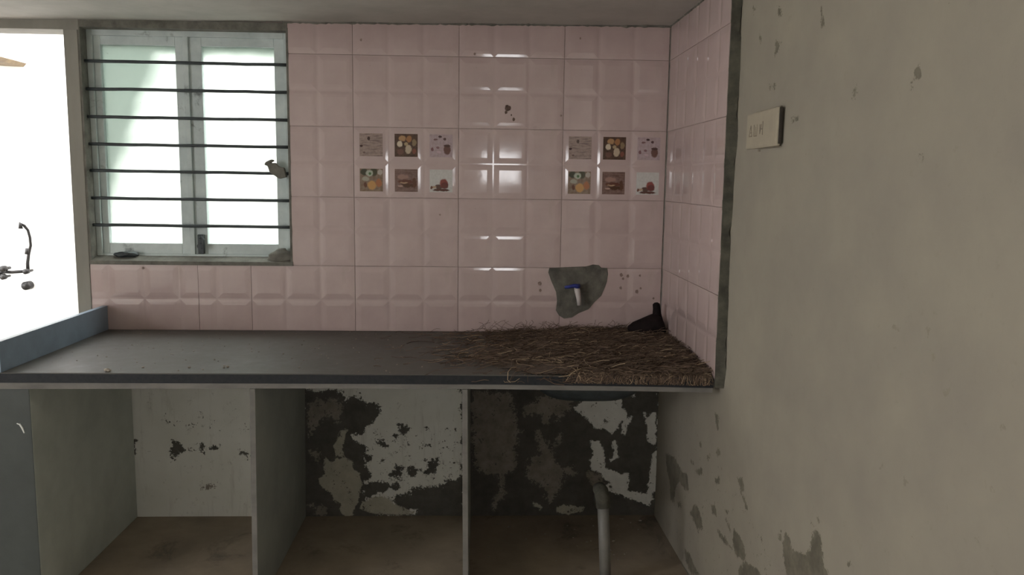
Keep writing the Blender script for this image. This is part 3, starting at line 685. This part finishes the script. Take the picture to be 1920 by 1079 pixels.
def lump(name, c, r, seed, mat, sub=3, amp=0.35, freq=1.8, squash=(1, 1, 1)):
    bm = bmesh.new()
    bmesh.ops.create_icosphere(bm, subdivisions=sub, radius=1.0)
    for v in bm.verts:
        d = 1+amp*mnoise.noise(v.co*freq+Vector((seed, seed*1.7, 0)))+amp*0.4*mnoise.noise(v.co*freq*3+Vector((seed, 0, 5)))
        v.co = Vector((v.co.x*r[0], v.co.y*r[1], v.co.z*r[2]))*d+Vector(c)
    return smooth(obj(name, bm, mat))
o = lump('mortar_lump', (-1.222, 0.025, 1.185), (0.055, 0.022, 0.030), 2.0, M['cement'], amp=0.5); o.parent = w1
o = lump('mortar_lump', (-1.90, 0.04, 1.186), (0.05, 0.018, 0.012), 4.0, M['iron'], amp=0.5); o.parent = w1
# grey clump caught on a bar at the right of the window
bm = bmesh.new()
prism_xz(bm, [(-1.262, 1.548), (-1.27, 1.575), (-1.285, 1.582), (-1.278, 1.594), (-1.252, 1.606), (-1.242, 1.599), (-1.258, 1.590), (-1.236, 1.590), (-1.222, 1.575), (-1.200, 1.570), (-1.190, 1.530), (-1.222, 1.522), (-1.245, 1.538)], 0.008, 0.03)
bmesh.ops.bevel(bm, geom=list(bm.edges), offset=0.003, segments=1, affect='EDGES')
tag(obj('grey_clump', bm, M['cement']), 'ragged grey clump stuck on an iron bar at the window edge', 'clump')

# ------------------------------------------------------------------ outside, seen through doorway and panes
tag(obj('wall_outside', boxmesh(-6.5, 2.5, 1.56, 1.75, -0.3, 3.2), M['outwall']), 'glaring whitewashed wall outside the doorway', 'wall', kind='structure')
tag(obj('ground', boxmesh(-12, 8, -12, 12, -0.32, -0.11), M['earth']), 'pale ground around the house', 'ground', kind='structure')

tp = empty('wall_tap', (-3.10, 1.55, 0.93))
tag(tp, 'dark mixer tap with a tall curved spout on the white outside wall', 'tap')
def tpart(name, fn):
    bm = bmesh.new(); fn(bm)
    bmesh.ops.translate(bm, verts=bm.verts, vec=-Vector(tp.location))
    return smooth(obj(name, bm, M['chrome'], tp))
tpart('body', lambda bm: tube(bm, [(-3.30, 1.50, 0.937), (-3.2, 1.50, 0.935), (-3.10, 1.50, 0.943)], 0.010, 10))
tpart('spout', lambda bm: tube(bm, [(-3.106, 1.50, 0.94), (-3.104, 1.497, 0.99), (-3.09, 1.49, 1.05), (-3.070, 1.48, 1.10), (-3.066, 1.47, 1.15), (-3.070, 1.46, 1.195), (-3.085, 1.45, 1.222), (-3.10, 1.44, 1.238), (-3.101, 1.44, 1.205)], [.011, .01, .009, .008, .008, .008, .009, .012, .013], 10))
for kx, kz, kr in ((-3.236, 0.958, .019), (-3.239, 0.908, .016), (-3.102, 0.943, .016), (-3.27, 0.921, .012)):
    tpart('knob', lambda bm: (cyl(bm, (kx, 1.475, kz), (0, 1, 0), kr, 0.03), cyl(bm, (kx, 1.51, kz), (0, 1, 0), kr*.5, 0.06)))
tpart('flange', lambda bm: cyl(bm, (-3.13, 1.53, 0.85), (0, 1, 0), 0.026, 0.05))
tpart('spout_collar', lambda bm: cyl(bm, (-3.095, 1.49, 1.064), (0.2, 0, 1), 0.015, 0.035))
bm = bmesh.new()
prism_xz(bm, [(-3.30, 2.175), (-3.30, 2.222), (-3.217, 2.222), (-3.15, 2.207), (-3.071, 2.185), (-3.09, 2.165), (-3.2, 2.168)], 1.30, 1.56)
tag(obj('wall_ledge', bm, M['tan']), 'tan tapered ledge end high on the white outside wall', 'ledge')
# perforated vent block seen dimly through the left pane
bm = bmesh.new()
vx0, vz0, cs = -2.345, 2.035, 0.0305
n, m_ = 5, 5
for i in range(n+1): box(bm, vx0+i*cs, vx0+i*cs+0.014, 1.515, 1.56, vz0, vz0+m_*cs+.014)
for j in range(m_+1): box(bm, vx0, vx0+n*cs+.014, 1.513, 1.56, vz0+j*cs, vz0+j*cs+.014)
tag(obj('vent_block', bm, M['iron']), 'small square-holed vent block outside behind the left pane', 'vent')

# ------------------------------------------------------------------ counter
ct = empty('countertop', (-0.75, -0.42, 0.80))
tag(ct, 'long dusty black granite counter slab below the window and the pink tiles', 'countertop')
def cpart(name, bm, mat):
    bmesh.ops.translate(bm, verts=bm.verts, vec=-Vector(ct.location))
    return obj(name, bm, mat, ct)
bm = bmesh.new()
F = [(-2.02, -0.822), (-0.9, -0.822), (-0.3, -0.826), (0.2, -0.848), (0.4535, -0.866)]
outl = F+[(0.4535, -0.0025), (-2.02, -0.0025)]
a = [bm.verts.new((x, y, 0.826)) for x, y in outl]; b = [bm.verts.new((x, y, 0.860)) for x, y in outl]
nn = len(outl)
fb = bm.faces.new(a[::-1]); ft = bm.faces.new(b)
for i in range(nn): bm.faces.new((a[i], a[(i+1) % nn], b[(i+1) % nn], b[i])).material_index = 1
ft.material_index = 0; fb.material_index = 1
bmesh.ops.recalc_face_normals(bm, faces=bm.faces)
es = [e for e in bm.edges if all(v.co.y < -0.8 and v.co.z > 0.85 for v in e.verts)]
bmesh.ops.bevel(bm, geom=es, offset=0.003, segments=2, affect='EDGES')
cpart('granite_slab', bm, [M['counter'], M['granite']])
bm = bmesh.new()
a = [bm.verts.new((x, y+0.006 if y < -.5 else y, 0.802+0.006*(x > -1))) for x, y in outl]; b = [bm.verts.new((x, y+0.006 if y < -.5 else y, 0.826)) for x, y in outl]
bm.faces.new(a[::-1]); bm.faces.new(b)
for i in range(nn): bm.faces.new((a[i], a[(i+1) % nn], b[(i+1) % nn], b[i]))
bmesh.ops.recalc_face_normals(bm, faces=bm.faces)
cpart('support_slab', bm, M['lip'])
tag(obj('counter_upstand', boxmesh(-1.992, -1.970, -0.82, -0.003, 0.8602, 0.966, 0.0015), M['upstand']), 'low stone upstand along the left end of the counter, reflected light in its colour', 'upstand')

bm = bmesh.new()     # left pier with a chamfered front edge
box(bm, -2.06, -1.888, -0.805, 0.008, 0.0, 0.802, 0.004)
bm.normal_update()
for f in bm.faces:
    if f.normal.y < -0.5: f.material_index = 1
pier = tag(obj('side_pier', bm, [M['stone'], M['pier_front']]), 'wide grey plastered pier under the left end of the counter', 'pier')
bm = bmesh.new(); tube(bm, [(-1.937, -0.806, 0.679), (-1.927, -0.806, 0.676), (-1.919, -0.806, 0.662), (-1.914, -0.806, 0.645)], [.0015, .003, .0032, .002], 6); obj('paint_drip', bm, M['outwall'], pier)
def divider(x0, lean, label):
    bm = bmesh.new()
    vs_ = box(bm, x0, x0+0.019, -0.806, 0.0075, 0.0, 0.803, 0.0015)
    for v in bm.verts: v.co.x += lean*(0.8-v.co.z)
    for f in bm.faces:
        if f.normal.y < -0.9 or f.calc_center_median().y < -0.8055: f.material_index = 1
    return tag(obj('divider_panel', bm, [M['panel'], M['lip']]), label, 'panel', 'upright panels under the counter')
divider(-1.145, -0.012, 'upright stone panel under the counter next to the side pier')
divider(-0.413, 0.009, 'upright stone panel under the counter next to the grey drain pipe')

# sink bowl hanging under the straw, and its drain pipe
bm = bmesh.new()
bmesh.ops.create_uvsphere(bm, u_segments=28, v_segments=14, radius=1.0)
bmesh.ops.delete(bm, geom=[v for v in bm.verts if v.co.z > 0.02], context='VERTS')
for v in bm.verts:
    s = lambda t: math.copysign(abs(t)**0.6, t)
    v.co = Vector((0.075+0.225*s(v.co.x), -0.42+0.17*s(v.co.y), 0.803-0.128*abs(v.co.z)**0.8))
r = bmesh.ops.holes_fill(bm, edges=[e for e in bm.edges if e.is_boundary])
tag(smooth(obj('sink_basin', bm, M['iron'])), 'dark rounded basin bottom under the counter above the grey pipe', 'basin')
dp = empty('drain_pipe', (0.134, -0.66, 0.0))
tag(dp, 'grey plastic drain pipe standing under the right end of the counter', 'pipe')
def dpart(name, fn, mat):
    bm = bmesh.new(); fn(bm)
    bmesh.ops.translate(bm, verts=bm.verts, vec=-Vector(dp.location))
    return smooth(obj(name, bm, mat, dp))
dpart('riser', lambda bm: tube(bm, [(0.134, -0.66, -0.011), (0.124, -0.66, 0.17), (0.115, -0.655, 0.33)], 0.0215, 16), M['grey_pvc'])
dpart('elbow', lambda bm: tube(bm, [(0.117, -0.657, 0.31), (0.114, -0.65, 0.345), (0.113, -0.62, 0.362), (0.115, -0.565, 0.348)], 0.027, 16), M['dark_cement_pipe_shade'])  # elbow coloured dark to stand for the shade behind the riser
dpart('wall_arm', lambda bm: tube(bm, [(0.114, -0.57, 0.355), (0.14, -0.4, 0.25), (0.18, -0.12, 0.11), (0.20, 0.006, 0.075)], 0.022, 16), M['dark_cement_pipe_shade'])  # shade put into the arm's dark colour

# cement patch with a plastic tap
pc = [(-0.048, 1.147), (0.001, 1.15), (0.057, 1.153), (0.114, 1.155), (0.143, 1.164), (0.171, 1.162), (0.183, 1.15), (0.209, 1.149), (0.214, 1.123), (0.21, 1.089), (0.2, 1.06), (0.186, 1.025), (0.156, 0.996), (0.131, 0.964), (0.085, 0.944), (0.057, 0.926), (0.022, 0.92), (-0.001, 0.935), (-0.016, 0.958), (-0.011, 1.001), (-0.017, 1.041), (-0.038, 1.087), (-0.053, 1.127)]
bm = bmesh.new()
cxp, czp = 0.075, 1.055
rings = []
for s, y in ((1.0, 0.0), (0.985, -0.0045), (0.85, -0.0065), (0.6, -0.004), (0.3, -0.005)):
    rings.append([bm.verts.new((cxp+(x-cxp)*s, y-0.002*mnoise.noise((x*30, z*30, s*4)) if y else 0.0, czp+(z-czp)*s)) for x, z in pc])
for a, b in zip(rings, rings[1:]):
    for i in range(len(pc)): bm.faces.new((a[i], a[(i+1) % len(pc)], b[(i+1) % len(pc)], b[i]))
cv = bm.verts.new((cxp, -0.004, czp))
for i in range(len(pc)): bm.faces.new((rings[-1][i], rings[-1][(i+1) % len(pc)], cv))
bmesh.ops.recalc_face_normals(bm, faces=bm.faces)
o = obj('cement_patch', bm, M['patch_cement'], wb); tag(o, 'rough grey cement patch where tiles were broken out')
# dried dirt spots on the tiles
DIRT = [(-0.24, 1.836, 0.0125), (-0.247, 1.818, 0.0065), (-0.214, 1.789, 0.006), (-0.224, 1.807, 0.003), (0.272, 1.119, 0.0065), (0.301, 1.114, 0.006), (0.355, 1.117, 0.0045), (0.28, 1.102, 0.0048), (0.271, 1.061, 0.006), (0.343, 1.045, 0.0075), (0.36, 1.06, 0.0045), (-0.863, 2.109, 0.0045), (-0.529, 1.376, 0.0045), (-0.384, 2.06, 0.0045), (-0.01, 1.808, 0.004), (-0.089, 1.078, 0.008), (-0.087, 1.047, 0.006), (-1.812, 1.131, 0.0045), (0.066, 2.133, 0.004), (0.419, 1.015, 0.004)]
for x, z, r in DIRT:
    bm = bmesh.new(); n = 11
    ph = rnd.uniform(0, 9)
    rim = [(x+r*(1+.45*mnoise.noise((math.cos(2*math.pi*i/n)*1.5+ph, math.sin(2*math.pi*i/n)*1.5, x*9)))*math.cos(2*math.pi*i/n), z+1.15*r*(1+.45*mnoise.noise((math.cos(2*math.pi*i/n)*1.5, ph, z*9)))*math.sin(2*math.pi*i/n)) for i in range(n)]
    prism_xz(bm, rim, -0.0030, -0.0005)
    obj('dirt_spot', bm, M['dirt'] if z > 1.78 and x < -0.2 and x > -0.3 else M['faint_dirt'], wb)
pt = empty('plastic_tap', (0.075, -0.006, 1.065))
tag(pt, 'small white plastic tap with a blue lever on the cement patch', 'tap')
def ppart(name, fn, mat):
    bm = bmesh.new(); fn(bm)
    bmesh.ops.translate(bm, verts=bm.verts, vec=-Vector(pt.location))
    return smooth(obj(name, bm, mat, pt))
ppart('body', lambda bm: (tube(bm, [(0.074, -0.003, 1.052), (0.074, -0.035, 1.052)], 0.011, 14), tube(bm, [(0.072, -0.03, 1.066), (0.075, -0.034, 1.048), (0.081, -0.037, 1.015), (0.084, -0.037, 0.987)], [.012, .013, .010, .009], 14)), M['white_pvc'])
def lev(bm):
    tube(bm, [(0.085, -0.034, 1.073), (0.06, -0.036, 1.073), (0.035, -0.038, 1.068), (0.018, -0.038, 1.066)], [.009, .009, .0075, .006], 12)
    cyl(bm, (0.074, -0.033, 1.07), (0, 0, 1), 0.012, 0.016)
ppart('lever', lev, M['blue_pvc'])

# switch plate on the plaster wall
sp = empty('switch_plate', (right_x(-1.13), -1.13, 1.69))
sp.rotation_euler = (0, 0, R(-90)+math.atan(0.031)*-1)
tag(sp, 'paint-covered cream switch plate on the plaster wall near the tiles', 'switch plate')
# local x runs towards the camera along the wall, local -y faces the room
bm = bmesh.new(); box(bm, -0.150, 0.150, -0.012, 0.002, -0.056, 0.054, 0.006); obj('cover', bm, M['plate'], sp)
bm = bmesh.new(); box(bm, 0.1505, 0.159, -0.007, 0.002, -0.05, 0.052, 0.002); obj('gap', bm, M['groove'], sp)
bm = bmesh.new(); box(bm, -0.13, 0.155, -0.004, 0.002, -0.059, -0.0565, 0.0008); box(bm, -0.12, 0.15, -0.004, 0.002, 0.0545, 0.0565, 0.0008); box(bm, -0.045, -0.02, -0.004, 0.002, -0.066, -0.058, 0.001)
obj('paint_crack', bm, M['mark'], sp)
def glyph(x, segs):
    bm = bmesh.new()
    for a0, c0, a1, c1 in segs:
        d = Vector((a1-a0, 0, c1-c0)); L = d.length; nrm = Vector((-d.z, 0, d.x))/L*0.0016
        q = [Vector((x+a0, 0, c0))+nrm, Vector((x+a0, 0, c0))-nrm, Vector((x+a1, 0, c1))-nrm, Vector((x+a1, 0, c1))+nrm]
        f = [bm.verts.new((p.x, -0.0128, p.z)) for p in q]; g = [bm.verts.new((p.x, -0.0115, p.z)) for p in q]
        bm.faces.new(f)
        for i in range(4): bm.faces.new((f[i], f[(i+1) % 4], g[(i+1) % 4], g[i]))
    bmesh.ops.recalc_face_normals(bm, faces=bm.faces)
    obj('switch_slot', bm, M['mark'], sp)
glyph(-0.098, [(-.016, -.018, 0, .016), (0, .016, .014, -.018), (-.011, -.006, .010, -.006), (-.014, -.017, .012, -.017)])
glyph(-0.048, [(-.016, .016, -.016, -.018), (-.016, -.018, .014, -.018), (.014, -.018, .014, .016), (-.001, -.016, -.001, .01)])
glyph(0.010, [(-.016, -.014, -.002, .014), (-.016, .014, -.016, -.014), (.012, .022, .012, -.018), (-.016, 0, .012, 0)])

# ------------------------------------------------------------------ dark lump in the corner
bm = bmesh.new()
secs = [  # x, half depth y, z low, z high
 (0.287, 0.012, 0.892, 0.912), (0.31, 0.030, 0.872, 0.930), (0.345, 0.045, 0.862, 0.946), (0.375, 0.052, 0.861, 0.956),
 (0.393, 0.054, 0.861, 0.965), (0.410, 0.054, 0.861, 0.968), (0.425, 0.052, 0.861, 0.958), (0.438, 0.046, 0.861, 0.935), (0.448, 0.030, 0.866, 0.905)]
prev = None
for x, hy, zl_, zh in secs:
    cz = (zl_+zh)/2; hz = (zh-zl_)/2
    ring = []
    for k in range(14):
        t = 2*math.pi*k/14
        j = 1+0.10*mnoise.noise((x*40, math.cos(t)*2, math.sin(t)*2))
        ring.append(bm.verts.new((x, -0.125+hy*math.cos(t)*j, cz+hz*math.sin(t)*j)))
    if prev:
        for k in range(14): bm.faces.new((prev[k], prev[(k+1) % 14], ring[(k+1) % 14], ring[k]))
    else: bm.faces.new(ring)
    prev = ring
bm.faces.new(prev)
bmesh.ops.recalc_face_normals(bm, faces=bm.faces)
lm = empty('dark_lump', (0.38, -0.125, 0.861))
tag(lm, 'blackish lump with a narrow upright stub in the tiled corner', 'lump')
def lpart(name, bm):
    bmesh.ops.translate(bm, verts=bm.verts, vec=-Vector(lm.location))
    return smooth(obj(name, bm, M['lump'], lm))
lpart('body', bm)
bm = bmesh.new()
tube(bm, [(0.412, -0.125, 0.935), (0.410, -0.125, 0.965), (0.408, -0.126, 0.990), (0.405, -0.127, 1.008), (0.404, -0.127, 1.014)], [.026, .019, .0165, .0155, .008], 12)
lpart('stub', bm)

# ------------------------------------------------------------------ straw and grit on the counter
def straw_depth(x, y):  # thins out towards the left
    """height of the matted straw over the counter"""
    e = (x+0.36+0.10*math.sin(y*9)+0.06*mnoise.noise((x*6, y*6, 0)))/0.35
    e = min(max(e, 0), 1)
    f = min(max((y+0.86)/0.10, 0), 1)
    return e*e*(3-2*e)*(0.35+0.65*f)*(0.020+0.012*mnoise.noise((x*9, y*9, 3))-0.006*max(0, 1+y/0.2))
V = []; Fc = []; T = []; MI = []
nx, ny = 90, 80
for j in range(ny+1):
    for i in range(nx+1):
        x = -0.46+(XC-0.003+0.46)*i/nx
        yf = -0.82-0.03*max(0, (x+0.1)/0.55)
        y = yf+(-0.004-yf)*j/ny
        V.append((x, y, Z_CT+0.0004+max(0.0, straw_depth(x, y))+0.0025*mnoise.noise((x*60, y*60, 1))*(straw_depth(x, y) > 0.002))); T.append(0.2)
for j in range(ny):
    for i in range(nx):
        a = j*(nx+1)+i; q = (a, a+1, a+nx+2, a+nx+1)
        if min(V[t][2] for t in q) < Z_CT+0.0022+0.004*abs(mnoise.noise((i*.35, j*.35, 9))): continue
        Fc.append(q); MI.append(1)
def strand(p, ang, L, curl, lift, w, tone, droop=None):
    segs = 4
    x, y, z = p
    base = len(V)
    for s in range(segs+1):
        t = s/segs-0.5
        a = ang+curl*t
        px_ = x+L*t*math.cos(a); py_ = y+L*t*math.sin(a)
        px_ = min(px_, XC-0.004); py_ = min(py_, -0.004)
        pz_ = z+lift*(t+0.5)+0.004*math.sin(t*5+ang)
        if droop is not None and py_ < droop:
            pz_ -= min((droop-py_)*1.6, 0.026); py_ = droop-0.25*(droop-py_)-0.003
            pz_ = pz_
        else: pz_ = max(pz_, Z_CT+0.001)
        nx_, ny_ = -math.sin(a)*w, math.cos(a)*w
        for q in ((px_+nx_, py_+ny_, pz_), (px_-nx_, py_-ny_, pz_), (px_, py_, pz_+w*1.6)):
            V.append(q); T.append(tone)
    for s in range(segs):
        for k in range(3):
            a0 = base+s*3+k; a1 = base+s*3+(k+1) % 3
            Fc.append((a0, a1, a1+3, a0+3)); MI.append(0)
n_st = 0
while n_st < 7000:
    x = rnd.uniform(-0.75, 0.45); y = rnd.uniform(-0.855, -0.008)
    dens = min(max((x+0.62)/0.62, 0), 1)**2.2
    if rnd.random() > dens+0.01: continue
    if y < -0.70 and x < -0.05 and rnd.random() < 0.85: continue
    h = max(0, straw_depth(x, y))
    tone = min(1, max(0, rnd.gauss(0.35, 0.22)))
    if rnd.random() < 0.05: tone = rnd.uniform(0.8, 1.0)
    ang = rnd.gauss(0, 0.55) if rnd.random() < 0.75 else rnd.uniform(0, math.pi)
    yf = -0.822-0.044*max(0, (x+0.3)/0.75)
    strand((x, y, Z_CT+0.001+h*rnd.uniform(0.5, 1.15)+rnd.uniform(0, 0.006)), ang, rnd.uniform(0.03, 0.15), rnd.gauss(0, 0.8), rnd.gauss(0, 0.008), rnd.uniform(0.0006, 0.0013), tone, yf)
    n_st += 1
for i in range(95):       # wisps standing up against the tiles and hanging over the edge
    x = rnd.uniform(-0.35, 0.44)
    strand((x, -0.02-rnd.random()*0.05, Z_CT+0.018), rnd.uniform(0, math.pi), rnd.uniform(0.03, 0.09), rnd.gauss(0, 1.2), rnd.uniform(0.008, 0.042), 0.0007, rnd.uniform(0.1, 0.5))
for i in range(420):
    x = rnd.uniform(-0.02, 0.44)**1.0
    yf = -0.822-0.044*max(0, (x+0.3)/0.75)
    strand((x, yf+rnd.uniform(-0.01, 0.02), Z_CT+0.006), R(90)+rnd.gauss(0, 0.5), rnd.uniform(0.03, 0.08), rnd.gauss(0, 0.6), 0.0, 0.0009, rnd.uniform(0.15, 0.9), yf)
me = bpy.data.meshes.new('straw_pile')
me.from_pydata(V, [], Fc)
me.materials.append(M['straw']); me.materials.append(M['straw_mat'])
me.polygons.foreach_set('material_index', MI)
at = me.attributes.new('tone', 'FLOAT', 'POINT'); at.data.foreach_set('value', np.array(T, np.float32))
me.update()
st = bpy.data.objects.new('straw_pile', me); C.objects.link(st)
tag(st, 'matted dark brown straw spread over the right half of the counter', 'straw', kind='stuff')

bm = bmesh.new()
spots = [(-0.665, -0.34, .005), (-1.37, -0.74, .006), (-1.24, -0.73, .006), (-1.25, -0.74, .005), (-1.62, -0.80, .008), (-1.63, -0.795, .01), (-1.53, -0.74, .005), (-1.1, -0.5, .004)]
for i in range(120): spots.append((rnd.uniform(-1.9, -0.5), rnd.uniform(-0.8, -0.03), rnd.uniform(0.0012, 0.0032)))
for x, y, s in spots:
    m4 = Matrix.Translation((x, y, Z_CT+s*0.6)) @ Matrix.Rotation(rnd.uniform(0, 6), 4, 'Z') @ Matrix.Diagonal((s*rnd.uniform(.8, 1.6), s, s*0.6, 1))
    bmesh.ops.create_icosphere(bm, subdivisions=1, radius=1.0, matrix=m4)
tag(obj('counter_grit', bm, M['grit']), 'fine grit and crumbs scattered over the bare left part of the counter', 'grit', kind='stuff')
bm = bmesh.new()
fl = [(-0.215, -0.123, .007), (0.299, -0.04, .007), (0.381, -0.059, .006), (0.11, -0.279, .005), (0.226, -0.269, .007)]+[(rnd.uniform(-0.35, 0.42), rnd.uniform(-0.5, -0.02), rnd.uniform(.002, .004)) for i in range(40)]
for x, y, s in fl:
    m4 = Matrix.Translation((x, y, s*0.6)) @ Matrix.Rotation(rnd.uniform(0, 6), 4, 'Z') @ Matrix.Diagonal((s*1.5, s, s*0.6, 1))
    bmesh.ops.create_icosphere(bm, subdivisions=1, radius=1.0, matrix=m4)
tag(obj('floor_grit', bm, M['grit']), 'pale crumbs scattered on the dark floor around the drain pipe', 'grit', kind='stuff')
